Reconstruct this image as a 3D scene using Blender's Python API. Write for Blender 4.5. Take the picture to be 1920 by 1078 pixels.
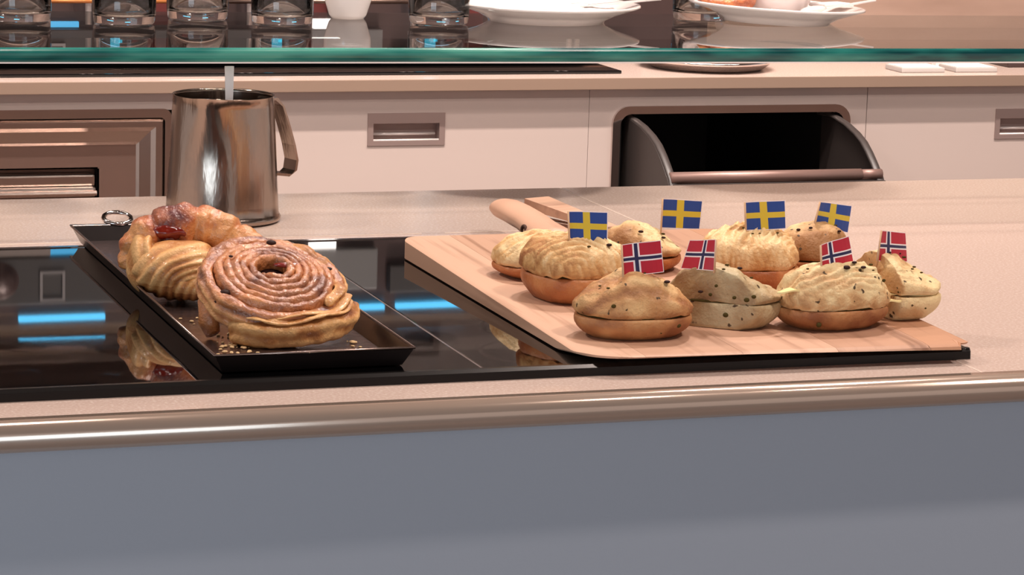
import bpy, bmesh, math, random
from mathutils import Vector, Matrix, noise
random.seed(7)
PI = math.pi
C = bpy.context.scene.collection
S = bpy.context.scene
for o in list(bpy.data.objects): bpy.data.objects.remove(o)

# ---------------------------------------------------------------- camera
cam = bpy.data.objects.new('camera', bpy.data.cameras.new('camera'))
C.objects.link(cam); S.camera = cam
cam.data.sensor_width = 36; cam.data.lens = 36 * 5200 / 1920
cam.data.clip_start = 0.05; cam.data.clip_end = 60
R3 = Matrix(((0.9439609, 0.0314654, -0.328554), (-0.328574, 0.183853, -0.9264109), (0.0312558, 0.98245, 0.1838887)))
cam.matrix_world = Matrix.Translation((0, 0, .44)) @ R3.to_4x4()

# ---------------------------------------------------------------- view, world, lamps
S.view_settings.view_transform = 'Standard'; S.view_settings.look = 'None'
S.view_settings.gamma = 1; S.view_settings.use_curve_mapping = False
S.view_settings.exposure = 0.02
W = bpy.data.worlds.new('world'); S.world = W; W.use_nodes = True
W.node_tree.nodes['Background'].inputs[0].default_value = (1.0, .88, .84, 1)
W.node_tree.nodes['Background'].inputs[1].default_value = .60

def area(name, loc, to, size, power, col, shape='DISK'):
    l = bpy.data.lights.new(name, 'AREA'); l.shape = shape; l.size = size; l.energy = power; l.color = col
    o = bpy.data.objects.new(name, l); C.objects.link(o); o.location = loc
    d = Vector(to) - Vector(loc); o.rotation_euler = d.to_track_quat('-Z', 'Y').to_euler(); return o
WARM = (1.0, .87, .79)
area('spot_key', (1.35, 2.75, 1.75), (.85, 2.05, 0), .16, 24, WARM)
area('spot_aisle', (1.2, 3.35, 1.9), (1.2, 3.3, -.9), .30, 16, WARM)  # unseen fill added over the aisle to brighten the steel fronts
area('spot_left', (-.5, 2.75, 1.5), (.5, 2.1, 0), .16, 17, WARM)
area('spot_counter', (.55, 1.5, 1.9), (.5, 2.0, 0), .14, 5, WARM)
area('spot_counter', (1.55, 1.5, 1.9), (1.3, 2.0, 0), .14, 6, WARM)
area('spot_counter', (1.05, 1.5, 1.9), (.9, 2.0, 0), .10, 2, WARM)
lb = area('strip_back', (1.4, 3.17, 1.68), (1.4, 3.72, -.1), 2.6, 26, WARM, 'RECTANGLE'); lb.data.size_y = .04; lb.data.spread = math.radians(90)
area('spot_front', (1.6, 1.2, 1.75), (1.4, 3.8, -.2), .12, 22, WARM)
area('window_light', (-2.6, -1.6, -.1), (.5, 1.8, -.3), 2.0, 62, (.62, .84, 1.0), 'SQUARE')  # cool area light added for the blue tint at the panel's left

# ---------------------------------------------------------------- materials
def lin(h):
    c = [int(h[i:i+2], 16) / 255 for i in (0, 2, 4)]
    return tuple(((v + .055) / 1.055) ** 2.4 if v > .04045 else v / 12.92 for v in c) + (1,)
def mat(name, col, rough=.5, metal=0, coat=0, spec=.5, trans=0, ior=1.5, bump=None, emit=None):
    m = bpy.data.materials.new(name); m.use_nodes = True; nt = m.node_tree
    b = nt.nodes['Principled BSDF']
    b.inputs['Base Color'].default_value = lin(col) if isinstance(col, str) else col
    b.inputs['Roughness'].default_value = rough; b.inputs['Metallic'].default_value = metal
    b.inputs['Coat Weight'].default_value = coat; b.inputs['Coat Roughness'].default_value = .12
    b.inputs['Specular IOR Level'].default_value = spec; b.inputs['IOR'].default_value = ior
    b.inputs['Transmission Weight'].default_value = trans
    if emit:
        b.inputs['Emission Color'].default_value = lin(emit[0]); b.inputs['Emission Strength'].default_value = emit[1]
    if bump: add_bump(m, *bump)
    return m
def N(m, t): return m.node_tree.nodes.new(t)
def L(m, a, b): m.node_tree.links.new(a, b)
def coords(m, scale=(1, 1, 1)):
    tc = N(m, 'ShaderNodeTexCoord'); mp = N(m, 'ShaderNodeMapping'); mp.inputs['Scale'].default_value = scale
    L(m, tc.outputs['Object'], mp.inputs['Vector']); return mp.outputs['Vector']
def noise_tex(m, scale, detail=3, sc=(1, 1, 1)):
    n = N(m, 'ShaderNodeTexNoise'); n.inputs['Scale'].default_value = scale; n.inputs['Detail'].default_value = detail
    L(m, coords(m, sc), n.inputs['Vector']); return n.outputs['Fac']
def add_bump(m, scale, strength, dist=.001, sc=(1, 1, 1)):
    bp = N(m, 'ShaderNodeBump'); bp.inputs['Strength'].default_value = strength; bp.inputs['Distance'].default_value = dist
    L(m, noise_tex(m, scale, 4, sc), bp.inputs['Height'])
    b = m.node_tree.nodes['Principled BSDF']; L(m, bp.outputs['Normal'], b.inputs['Normal'])
def ramp(m, fac, stops):
    r = N(m, 'ShaderNodeValToRGB'); e = r.color_ramp.elements
    while len(e) < len(stops): e.new(.5)
    for k, (p, c) in enumerate(stops): e[k].position = p; e[k].color = lin(c) if isinstance(c, str) else c
    L(m, fac, r.inputs['Fac']); return r.outputs['Color']
def base(m, sock): L(m, sock, m.node_tree.nodes['Principled BSDF'].inputs['Base Color'])
def mix(m, a, b, fac):
    x = N(m, 'ShaderNodeMix'); x.data_type = 'RGBA'
    for s, v in ((x.inputs[6], a), (x.inputs[7], b), (x.inputs[0], fac)):
        if hasattr(v, 'is_linked'): L(m, v, s)
        else: s.default_value = v
    return x.outputs[2]

M_stone = mat('worktop_stone', 'C9AFA2', .22, spec=.5)
base(M_stone, ramp(M_stone, noise_tex(M_stone, 420, 2), [(.33, 'C0A99D'), (.55, 'C8B1A6'), (.76, 'DACABF')]))
M_nose = mat('edge_metal', 'BCA493', .17, metal=.45, coat=.6, spec=.6)
M_nose2 = mat('edge_strip_back', '9E8676', .3, metal=.2)
M_joint = mat('joint', 'E0CBBd', .5)
M_grey = mat('front_panel', 'A9AFBA', .55, bump=(500, .1))
M_cab = mat('cabinet_white', 'C6B5AE', .45)
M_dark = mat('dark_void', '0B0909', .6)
M_blackglass = mat('black_glass', '050506', .025, spec=.62)
M_steel = mat('brushed_steel', 'C4B3AA', .22, metal=1, bump=(60, .15, .0006, (1, 12, 1)))
M_steel_dk = mat('worn_steel', '7A655C', .3, metal=1, bump=(90, .2, .0005))
M_chrome = mat('chrome', 'D6CCC8', .08, metal=1)
M_jug = mat('jug_steel', 'A8968A', .19, metal=1, bump=(14, .35, .004, (3, 3, .7)))
M_handle = mat('handle_alu', 'A8938E', .4, metal=.5)
M_grip = mat('grip_bar', 'E2D6D2', .3, metal=.2)
M_rubber = mat('bin_plastic', '3A3331', .42)
M_bar = mat('bin_bar', '8A6E66', .4, metal=.4, bump=(80, .3))
M_seam = mat('glass_joint', '6A5F5C', .35)
M_tray = mat('tray_steel', '241C1B', .28, metal=.55, bump=(160, .12, .0004))
M_trayin = mat('tray_bottom', '857270', .2, metal=.9, bump=(120, .5, .001, (1, 3, 1)))
M_rim = mat('tray_rim', '9C8880', .25, metal=1)
M_porc = mat('porcelain', 'E9DDD9', .12, coat=.5)
M_wallb = mat('back_wall_panel', '8E7264', .45)
base(M_wallb, ramp(M_wallb, noise_tex(M_wallb, 3, 4, (1, 1, 6)), [(.3, 'A08475'), (.7, 'B89B8B')]))
M_floor = mat('floor_tile', '8A766C', .5)
M_ceil = mat('ceiling_paint', '5A4A44', .8)
M_machine = mat('machine_body', '4A3A38', .35, metal=.3)
M_machine2 = mat('machine_panel', '3E3A39', .4, metal=.3)
M_red = mat('red_plastic', '5E2A28', .35)
M_blue = mat('blue_light', '103060', .4, emit=('58C4F8', 6.0))
M_teal = mat('teal_light', '103060', .4, emit=('38C8E8', 1.6))  # glow of the added teal reflection streaks
M_blue2 = mat('dim_blue_light', '103060', .4, emit=('4FB0E0', 2.0))
M_copper = mat('copper_rail', 'D98A50', .25, metal=.6)
M_white_l = mat('white_light', 'FFFFFF', .4, emit=('FFF4EC', 3.0))
M_paper = mat('paper_white', 'EDE6E2', .6)
M_sw_b = mat('flag_blue', '17408C', .5); M_sw_y = mat('flag_yellow', 'CDB436', .5)
M_no_r = mat('flag_red', 'B41A32', .5); M_no_w = mat('flag_white', 'EFE3E4', .5); M_no_n = mat('flag_navy', '20204A', .5)
M_pick = mat('wooden_pick', 'C9A27E', .6)
M_seed = mat('raisin', '2E140D', .6, spec=.2)
M_herb = mat('herb_fleck', '4A3E1E', .8, spec=.1)
M_cheese = mat('cheese', 'EBD79A', .35)
M_jam = mat('red_jam', '7A1E10', .12, coat=.8)
M_choc = mat('dark_filling', '1E0808', .85, spec=.05)
M_crumb = mat('pastry_crumb', 'E3C08E', .7)
M_label = mat('grey_plastic', 'B9B2AE', .3)
M_handle_wood = None

def wood(name, a, b, sc=(60, 3, 60), off=0):
    m = mat(name, a, .5, bump=(40, .12, .0006, (6, .5, 6)))
    n = N(m, 'ShaderNodeTexNoise'); n.inputs['Scale'].default_value = 1; n.inputs['Detail'].default_value = 5
    mp = N(m, 'ShaderNodeMapping'); mp.inputs['Scale'].default_value = sc; mp.inputs['Location'].default_value = (off, off, 0)
    tc = N(m, 'ShaderNodeTexCoord'); L(m, tc.outputs['Object'], mp.inputs['Vector']); L(m, mp.outputs['Vector'], n.inputs['Vector'])
    base(m, ramp(m, n.outputs['Fac'], [(.30, b), (.44, a), (.6, a), (.8, b)])); return m
M_wood = [wood('beech_%d' % i, a, b, off=i * 3.7) for i, (a, b) in enumerate([('CBA288', '9C745C'), ('BE947A', '93694F'), ('C99E84', '9C7259'), ('BA8E74', '8E654D'), ('B98869', '9F725A')])]
M_woodh = wood('handle_beech', 'C89C82', 'B38972')

def bread(name, pale, mid, dark, speck=0, coat=.0, rough=.6, bs=.6, gloss_noise=False, nsc=230):
    """colour from a toast attribute (baked crests) plus noise, dark herb flecks where speck > 0"""
    m = mat(name, mid, rough, coat=coat)
    at = N(m, 'ShaderNodeAttribute'); at.attribute_name = 'toast'
    nz = noise_tex(m, 55, 5)
    ma = N(m, 'ShaderNodeMath'); ma.operation = 'MULTIPLY_ADD'; L(m, nz, ma.inputs[0]); ma.inputs[1].default_value = .95; ma.inputs[2].default_value = -.47
    ad = N(m, 'ShaderNodeMath'); ad.operation = 'ADD'; L(m, at.outputs['Fac'], ad.inputs[0]); L(m, ma.outputs[0], ad.inputs[1])
    col = ramp(m, ad.outputs[0], [(.12, pale), (.5, mid), (.92, dark)])
    if speck:
        sp = noise_tex(m, 170, 1)
        gt = N(m, 'ShaderNodeMapRange'); gt.inputs['From Min'].default_value = .70 - .03 * speck; gt.inputs['From Max'].default_value = .74 - .03 * speck
        L(m, sp, gt.inputs['Value'])
        col = mix(m, col, lin('4A3418'), gt.outputs[0])
    base(m, col)
    bp = N(m, 'ShaderNodeBump'); bp.inputs['Strength'].default_value = bs; bp.inputs['Distance'].default_value = .0020
    L(m, noise_tex(m, nsc, 5), bp.inputs['Height']); L(m, bp.outputs['Normal'], m.node_tree.nodes['Principled BSDF'].inputs['Normal'])
    if gloss_noise:
        L(m, bp.outputs['Normal'], m.node_tree.nodes['Principled BSDF'].inputs['Coat Normal'])
        m.node_tree.nodes['Principled BSDF'].inputs['Coat Roughness'].default_value = .05
    return m
M_croi = bread('croissant_crust', 'E8C896', 'D2A268', '985C2C', nsc=340, bs=.65)
M_croi_base = bread('croissant_base', 'CE8E58', 'B87040', '92502A', rough=.5)
M_bun = bread('bun_crust', 'D6AD78', 'BA8654', '8C5631', speck=.2, nsc=340, bs=.65)
M_bun_pale = bread('bun_pale', 'E4C896', 'CCA270', '9C6C3E', speck=.4, nsc=340, bs=.65)
M_bun_grey = bread('bun_cut', 'C2AD86', 'A98C64', '80593A', speck=.3, nsc=340, bs=.65)
M_bun_base = bread('bun_base', 'CC9C68', 'B57C4C', '8C522C', speck=0)
M_swirl = bread('glazed_dough', 'E0A066', 'BC7440', '6E3820', coat=.85, rough=.45, bs=.6, gloss_noise=True, nsc=420)
M_lam = bread('laminated_dough', 'DCA86C', 'B87A42', '7C4220', rough=.5, coat=.15, nsc=350)
M_glz = bread('glazed_roll', 'DC9658', 'B8622F', '641A10', coat=.85, rough=.38, bs=.7, gloss_noise=True, nsc=380)

# glass sheet: lets light through, mirrors towards grazing angles as real glass does
M_sheet = bpy.data.materials.new('glass_sheet'); M_sheet.use_nodes = True
nt = M_sheet.node_tree; nt.nodes.remove(nt.nodes['Principled BSDF'])
tr = nt.nodes.new('ShaderNodeBsdfTransparent'); tr.inputs[0].default_value = (.95, .97, .96, 1)
gl = nt.nodes.new('ShaderNodeBsdfGlossy'); gl.inputs['Roughness'].default_value = .01
fr = nt.nodes.new('ShaderNodeFresnel'); fr.inputs['IOR'].default_value = 1.5
mx = nt.nodes.new('ShaderNodeMixShader')
nt.links.new(fr.outputs[0], mx.inputs[0]); nt.links.new(tr.outputs[0], mx.inputs[1]); nt.links.new(gl.outputs[0], mx.inputs[2])
nt.links.new(mx.outputs[0], nt.nodes['Material Output'].inputs[0])
M_edge = mat('glass_edge', '1F6A62', .12, spec=.6)
base(M_edge, ramp(M_edge, noise_tex(M_edge, 7, 3, (1, .2, 6)), [(.36, '0A3A3C'), (.5, '236E66'), (.64, '4A9484')]))
M_tumbler = mat('clear_glass', 'F2EEEC', .03, trans=1, ior=1.45)

# ---------------------------------------------------------------- geometry helpers
def obj(name, vf, m, parent=None, smooth=False, attr=None, loc=None, mats=None, fm=None):
    v, f = vf; me = bpy.data.meshes.new(name); me.from_pydata([tuple(p) for p in v], [], f); me.update()
    if mats:
        for q in mats: me.materials.append(q)
        me.polygons.foreach_set('material_index', fm)
    else: me.materials.append(m)
    if smooth: me.polygons.foreach_set('use_smooth', [True] * len(me.polygons))
    if attr:
        a = me.attributes.new('toast', 'FLOAT', 'POINT'); a.data.foreach_set('value', attr)
    bm = bmesh.new(); bm.from_mesh(me); bmesh.ops.recalc_face_normals(bm, faces=bm.faces); bm.to_mesh(me); bm.free()
    o = bpy.data.objects.new(name, me); C.objects.link(o)
    if loc: o.location = loc
    if parent: o.parent = parent
    return o
def thing(name, label, cat, loc=(0, 0, 0), rot=(0, 0, 0), group=None):
    o = bpy.data.objects.new(name, None); C.objects.link(o); o.empty_display_size = .02
    o.location = loc; o.rotation_euler = rot; o['label'] = label; o['category'] = cat
    if group: o['group'] = group
    return o
def tag(o, label, cat, group=None, kind=None):
    o['label'] = label; o['category'] = cat
    if group: o['group'] = group
    if kind: o['kind'] = kind
    return o
def struct(name, vf, m, label=None, cat=None, **k):
    o = obj(name, vf, m, **k); o['kind'] = 'structure'
    if label: o['label'] = label; o['category'] = cat
    return o
def merge(*vfs):
    V, F = [], []
    for v, f in vfs:
        n = len(V); V += list(v); F += [tuple(i + n for i in q) for q in f]
    return V, F
def box(x0, x1, y0, y1, z0, z1, bev=0):
    if bev <= 0:
        v = [(x, y, z) for z in (z0, z1) for y in (y0, y1) for x in (x0, x1)]
        return v, [(0, 1, 3, 2), (4, 6, 7, 5), (0, 4, 5, 1), (2, 3, 7, 6), (0, 2, 6, 4), (1, 5, 7, 3)]
    bm = bmesh.new(); bmesh.ops.create_cube(bm, size=1)
    for w in bm.verts: w.co = ((x0 + x1) / 2 + w.co.x * (x1 - x0), (y0 + y1) / 2 + w.co.y * (y1 - y0), (z0 + z1) / 2 + w.co.z * (z1 - z0))
    bmesh.ops.bevel(bm, geom=bm.edges, offset=bev, segments=2, profile=.6, affect='EDGES')
    bm.verts.index_update(); r = [tuple(w.co) for w in bm.verts], [tuple(w.index for w in f.verts) for f in bm.faces]; bm.free(); return r
def frame(x0, x1, z0, z1, a0, a1, b0, b1, y0, y1):
    """plate x0..x1 z0..z1 (thickness y0..y1) with a rectangular hole a0..a1 b0..b1"""
    o = [(x0, z0), (x1, z0), (x1, z1), (x0, z1)]; i = [(a0, b0), (a1, b0), (a1, b1), (a0, b1)]
    v = [(p[0], y, p[1]) for y in (y0, y1) for p in o + i]; f = []
    for k in range(4):
        n = (k + 1) % 4
        f += [(k, n, 4 + n, 4 + k), (8 + k, 12 + k, 12 + n, 8 + n), (k, 8 + k, 8 + n, n), (4 + k, 4 + n, 12 + n, 12 + k)]
    return v, f
def lathe(prof, n=48, cx=0, cy=0, closed=False, fn=None):
    v = []; f = []; m = len(prof)
    for k in range(n):
        t = 2 * PI * k / n
        for j, (r, z) in enumerate(prof):
            rr, zz = fn(r, z, t, j) if fn else (r, z)
            v.append((cx + rr * math.cos(t), cy + rr * math.sin(t), zz))
    for k in range(n):
        k2 = (k + 1) % n
        for j in range(m - 1 + closed):
            j2 = (j + 1) % m
            f.append((k * m + j, k2 * m + j, k2 * m + j2, k * m + j2))
    return v, f
def tube(path, rad, n=10, closed=False, flat=1.0, cap=True):
    P = [Vector(p) for p in path]; v = []; f = []; m = len(P)
    up = Vector((0, 0, 1))
    for i, p in enumerate(P):
        a = P[(i - 1) % m] if (i > 0 or closed) else p; b = P[(i + 1) % m] if (i < m - 1 or closed) else p
        t = (b - a).normalized(); s = t.cross(up)
        if s.length < .05: s = t.cross(Vector((0, 1, 0)))
        s.normalize(); u = s.cross(t).normalized(); r = rad[i] if isinstance(rad, (list, tuple)) else rad
        for k in range(n):
            q = 2 * PI * k / n; v.append(p + s * (r * math.cos(q)) + u * (r * flat * math.sin(q)))
    for i in range(m - 1 + closed):
        j = (i + 1) % m
        for k in range(n): f.append((i * n + k, i * n + (k + 1) % n, j * n + (k + 1) % n, j * n + k))
    if cap and not closed: f += [tuple(range(n)), tuple((m - 1) * n + k for k in range(n))]
    return v, f
def prism_y(poly, y0, y1):          # polygon in x,z extruded along y
    n = len(poly); v = [(x, y, z) for y in (y0, y1) for x, z in poly]
    return v, [tuple(range(n)), tuple(range(n, 2 * n))] + [(k, (k + 1) % n, n + (k + 1) % n, n + k) for k in range(n)]
def prism_x(poly, x0, x1):          # polygon in y,z extruded along x
    n = len(poly); v = [(x, y, z) for x in (x0, x1) for y, z in poly]
    return v, [tuple(range(n)), tuple(range(n, 2 * n))] + [(k, (k + 1) % n, n + (k + 1) % n, n + k) for k in range(n)]
def nz(x, y, z, s, seed=0): return noise.noise(Vector((x * s + seed * 7.3, y * s - seed * 3.1, z * s + seed * 1.7)))
def fbm(x, y, z, s, seed=0): return nz(x, y, z, s, seed) + .5 * nz(x, y, z, s * 2.1, seed + 1) + .25 * nz(x, y, z, s * 4.3, seed + 2)
def ellipsoid(cx, cy, cz, a, b, c, n=10, m=7):
    v = [(cx, cy, cz + c)]; f = []
    for j in range(1, m):
        p = PI * j / m
        for k in range(n):
            t = 2 * PI * k / n; v.append((cx + a * math.sin(p) * math.cos(t), cy + b * math.sin(p) * math.sin(t), cz + c * math.cos(p)))
    v.append((cx, cy, cz - c)); e = len(v) - 1
    for k in range(n): f.append((0, 1 + k, 1 + (k + 1) % n)); f.append((e, 1 + (m - 2) * n + (k + 1) % n, 1 + (m - 2) * n + k))
    for j in range(m - 2):
        for k in range(n): f.append((1 + j * n + k, 1 + j * n + (k + 1) % n, 1 + (j + 1) * n + (k + 1) % n, 1 + (j + 1) * n + k))
    return v, f

# ================================================================ SETTING
struct('floor', box(-3, 6, -3, 5, -.92, -.9), M_floor)
struct('wall_back', box(-3, 6, 4.42, 4.5, -.9, 2.0), M_wallb)
struct('ceiling', box(-3, 6, -3, 5, 2.0, 2.05), M_ceil)

# ---------------------------------------------------------------- front counter
wt = thing('worktop', 'polished beige stone worktop of the front serving counter', 'countertop', (0, 2.2, 0))
def slab(x0, x1):
    return box(x0, x1, 1.822 - 2.2, 2.757 - 2.2, -.021, 0, .0012)
obj('slab', slab(-.6, 1.0285), M_stone, wt); obj('slab', slab(1.0297, 3.2), M_stone, wt)
il = obj('inlay_line', merge(box(.36, .792, 2.4955 - 2.2, 2.4975 - 2.2, 0, .0003), box(.815, .93, 2.4955 - 2.2, 2.4975 - 2.2, 0, .0003)), M_joint, wt); il['label'] = 'thin pale line behind the warming plate'
obj('joint', box(1.0285, 1.0297, 1.823 - 2.2, 2.756 - 2.2, -.02, -.0002), M_joint, wt)
prof = [(1.8225 - 2.2, .0006)] + [(1.8135 - 2.2 - .0115 * math.sin(a), -.0105 + .0111 * math.cos(a)) for a in [PI * k / 14 for k in range(15)]] + [(1.8225 - 2.2, -.0216)]
e = obj('edge_strip', prism_x(prof, -.6, 3.2), M_nose, wt, smooth=False)
e['label'] = 'polished rounded metal edge strip'
for p in e.data.polygons: p.use_smooth = len(p.vertices) == 4
cb = thing('counter_base', 'plain blue grey front panel of the serving counter', 'counter', (0, 1.9, -.9))
obj('front_panel', box(-.6, 3.2, 1.835 - 1.9, 1.855 - 1.9, .08, .878), M_grey, cb)
obj('carcass', box(-.58, 3.18, 1.856 - 1.9, 2.70 - 1.9, .06, .878), M_cab, cb)
obj('plinth', box(-.58, 3.18, 1.90 - 1.9, 2.66 - 1.9, 0, .06), M_dark, cb)

# black glass warming plate set on the worktop
ck = thing('warming_plate', 'black glass warming plate sunk in the worktop under tray and board', 'hotplate', (0, 2.15, 0))
Y0 = 2.15
obj('glass_panel', box(.0, .6442, 1.8765 - Y0, 2.424 - Y0, .001, .008, .0006), M_blackglass, ck)
obj('glass_panel', box(.6458, 1.038, 1.8765 - Y0, 2.424 - Y0, .001, .008, .0006), M_blackglass, ck)
obj('joint', box(.6442, .6458, 1.877 - Y0, 2.423 - Y0, .001, .0077), M_seam, ck)
fr_m = mat('plate_frame', '1A1615', .22, metal=.6)
obj('frame', merge(prism_x([(1.870 - Y0, 0), (1.8705 - Y0, .0062), (1.8725 - Y0, .0086), (1.8765 - Y0, .0086), (1.8765 - Y0, 0)], -.004, 1.043),
                   box(1.038, 1.043, 1.871 - Y0, 2.43 - Y0, 0, .0084, .0015)), fr_m, ck)
bk = obj('frame', box(-.004, 1.043, 2.424 - Y0, 2.434 - Y0, 0, .0088, .0015), M_chrome, ck); bk['label'] = 'bright steel rear frame strip'

# ---------------------------------------------------------------- glass shelf on posts
sh = thing('glass_shelf', 'long clear glass shelf with green edge above the counter', 'shelf', (.397, 2.535, .1613), (0, 0, -math.atan2(.043, 1.072)))
ar = obj('lower_arris', box(-.7, 2.2, -.0012, .0008, -.0004, .0009), M_porc, sh); ar['label'] = 'bright lower edge line'  # pale strip painted as the highlight on the lower chamfer
obj('glass_pane', box(-.7, 2.2, .0022, .37, 0, .014), M_sheet, sh)
ge = obj('polished_edge', prism_x([(.003, 0)] + [(.003 - .0042 * math.cos(a), .007 + .007 * math.sin(a)) for a in [-PI / 2 + PI * k / 10 for k in range(1, 10)]] + [(.003, .014)], -.7, 2.2), M_edge, sh); ge['label'] = 'green polished front edge'
for px in (-.62, 2.1):
    p = obj('post', lathe([(0, -.1613), (.02, -.1613), (.02, -.157), (.009, -.156), (.009, -.002), (.018, -.001), (0, 0)], 20), M_chrome, sh, smooth=True); p.location = (px, .17, 0)

# ---------------------------------------------------------------- back counter
bc = thing('back_worktop', 'beige worktop of the back counter behind the aisle', 'countertop', (1.3, 4.08, 0))
obj('slab', box(-1.8, 2.6, -.3185, .34, -.0165, 0), M_stone, bc)
be = obj('edge_strip', box(-1.8, 2.6, -.3205, -.3185, -.0168, .0004, .0009), M_nose2, bc); be['label'] = 'thin light metal edge strip'
YB = 3.78
def cabinet(x0, x1, label, name='drawer_cabinet'):
    t = thing(name, label, 'cabinet', ((x0 + x1) / 2, YB, -.9), group=None)
    w = (x1 - x0) / 2
    obj('body', box(-w + .001, w - .001, .02, .60, .0, .882), M_cab, t); return t, w
def recess_handle(t, cx, cz, w=.058, h=.0235):
    hd = obj('handle', merge(frame(cx - w, cx + w, cz - h, cz + h, cx - w + .0085, cx + w - .0085, cz - h + .007, cz + h - .015, -.0015, .001),
                             box(cx - w + .002, cx + w - .002, .0155, .017, cz - h + .002, cz + h - .002),
                             box(cx - w + .003, cx - w + .0085, .001, .016, cz - h + .003, cz + h - .003), box(cx + w - .0085, cx + w - .003, .001, .016, cz - h + .003, cz + h - .003)), M_handle, t)
    hd['label'] = 'recessed grey metal pull'
    obj('grip_bar', merge(tube([(cx - w + .009, .0, cz - h + .0075), (cx + w - .009, .0, cz - h + .0075)], .0018, 10),
                          tube([(cx - w + .009, .010, cz - h + .0155), (cx + w - .012, .010, cz - h + .0155)], .0022, 10)), M_grip, hd, smooth=True)
    return hd
# plain drawer between jug and bin
t, w = cabinet(.834, 1.4518, 'pale drawer cabinet with one recessed pull, right of the steel jug')
cx, cz = 1.172 - 1.1429, .9 - .0735
obj('drawer_front', frame(-w + .0004, w - .0004, .62, .8825, cx - .056, cx + .056, cz - .0215, cz + .0215, 0, .0175), M_cab, t)
recess_handle(t, cx, cz)
obj('drawer_front', box(-w + .001, w - .001, 0, .0175, .1, .617), M_cab, t)
# right drawer
t, w = cabinet(1.9037, 2.55, 'pale drawer cabinet at the right edge, pull cut off by the frame')
cx, cz = 2.183 - 2.22685, .9 - .0775
obj('drawer_front', frame(-w + .0004, w - .0004, .62, .8825, cx - .056, cx + .056, cz - .0215, cz + .0215, 0, .0175), M_cab, t)
recess_handle(t, cx, cz)
obj('drawer_front', box(-w + .001, w - .001, 0, .0175, .1, .617), M_cab, t)

# bin cabinet : front with a rounded opening, chrome trim, tilted-out chute
def rrect(x0, x1, z0, z1, r, n=6):
    p = []
    for (cx_, cz_, a0) in ((x1 - r, z1 - r, 0), (x0 + r, z1 - r, PI / 2), (x0 + r, z0 + r, PI), (x1 - r, z0 + r, 1.5 * PI)):
        for k in range(n + 1): a = a0 + PI / 2 * k / n; p.append((cx_ + r * math.cos(a), cz_ + r * math.sin(a)))
    return p
def ring(outer, inner, y0, y1):
    n = len(outer); v = [(x, y, z) for y in (y0, y1) for x, z in outer + inner]; f = []
    for k in range(n):
        j = (k + 1) % n; m2 = 2 * n
        f += [(k, j, n + j, n + k), (m2 + k, m2 + n + k, m2 + n + j, m2 + j), (k, m2 + k, m2 + j, j), (n + k, n + j, m2 + n + j, m2 + n + k)]
    return v, f
t = thing('bin_cabinet', 'pale cabinet with open tilt-out waste bin in chrome frame', 'cabinet', (1.6775, YB, -.9))
xo = 1.6775
obj('body', merge(box(-.226, -.21, .02, .6, 0, .882), box(.21, .226, .02, .6, 0, .882), box(-.21, .21, .585, .6, 0, .882), box(-.21, .21, .02, .6, 0, .02), box(-.21, .21, .02, .585, .87, .882)), M_cab, t)
inner = rrect(1.496 - xo, 1.868 - xo, .9 - .40, .9 - .050, .02)
outer_q = []
def outer_rect(pts, x0, x1, z0, z1):      # each rounded corner of the hole maps onto a square corner of the panel
    out = []
    for k, (x, z) in enumerate(pts):
        c, i = divmod(k, 7); cx_ = (x1, x0, x0, x1)[c]; cz_ = (z1, z1, z0, z0)[c]
        first_side = (c % 2 == 0)
        if i == 3: out.append((cx_, cz_))
        elif (i < 3) == first_side: out.append((cx_, z))
        else: out.append((x, cz_))
    return out
obj('front_panel', ring(outer_rect(inner, -.2255, .2255, .1, .8825), inner, 0, .0175), M_cab, t)
tr_ = obj('chrome_trim', ring(rrect(1.488 - xo, 1.8745 - xo, .9 - .408, .9 - .0435, .026), rrect(1.5 - xo, 1.8635 - xo, .9 - .398, .9 - .055, .017), -.006, .012), M_chrome, t)
ch = obj('bin_chute', merge(box(1.512 - xo, 1.858 - xo, .05, .5, .45, .455), box(1.512 - xo, 1.858 - xo, .50, .505, .45, .86), box(1.508 - xo, 1.512 - xo, .02, .5, .45, .84), box(1.858 - xo, 1.862 - xo, .02, .5, .45, .84)), M_dark, t)
def side(x0, x1, inn=0):
    top = [(.05, .836), (.02, .8385), (-.01, .836), (-.045, .8305), (-.08, .821), (-.102, .812), (-.122, .799), (-.14, .785), (-.158, .769), (-.170, .752), (-.172, .70), (-.16, .6), (.05, .6)]
    return prism_x(top, x0, x1), top
for x0, x1 in ((1.515 - xo, 1.519 - xo), (1.853 - xo, 1.857 - xo)):
    (sv, top) = side(x0, x1); sp = obj('chute_side', sv, M_rubber, t)
    xm = (x0 + x1) / 2
    rp = [(xm + (.005 if xm < 0 else -.005), y, z) for y, z in top[:11]]
    obj('rim', tube(rp, .0065, 8, flat=.5), M_rubber, sp, smooth=True)
obj('front_lip', box(1.519 - xo, 1.853 - xo, -.174, -.168, .6, .765), M_rubber, t)
obj('chute_bar', tube([(1.519 - xo, -.158, .7725), (1.82 - xo, -.158, .7725)], .0085, 16), M_bar, t, smooth=True)
obj('chute_bar', tube([(1.821 - xo, -.158, .7725), (1.853 - xo, -.158, .7725)], .0075, 16), M_bar, t, smooth=True)

# steel drawer unit on the left
t = thing('steel_drawer_unit', 'stainless steel drawer unit with pressed frame, left of the jug', 'cabinet', (.56, YB, -.9))
xo = .56
obj('body', box(.3 - xo, .832 - xo, .03, .6, 0, .882), M_steel_dk, t)
obj('top_rail', box(.3 - xo, .832 - xo, 0, .03, .858, .882), M_cab, t)
obj('outer_frame', ring(rrect(.25 - xo, .829 - xo, .3, .9 - .040, .012), rrect(.262 - xo, .8195 - xo, .312, .9 - .0525, .006), -.004, .02), M_steel, t, smooth=False)
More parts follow.
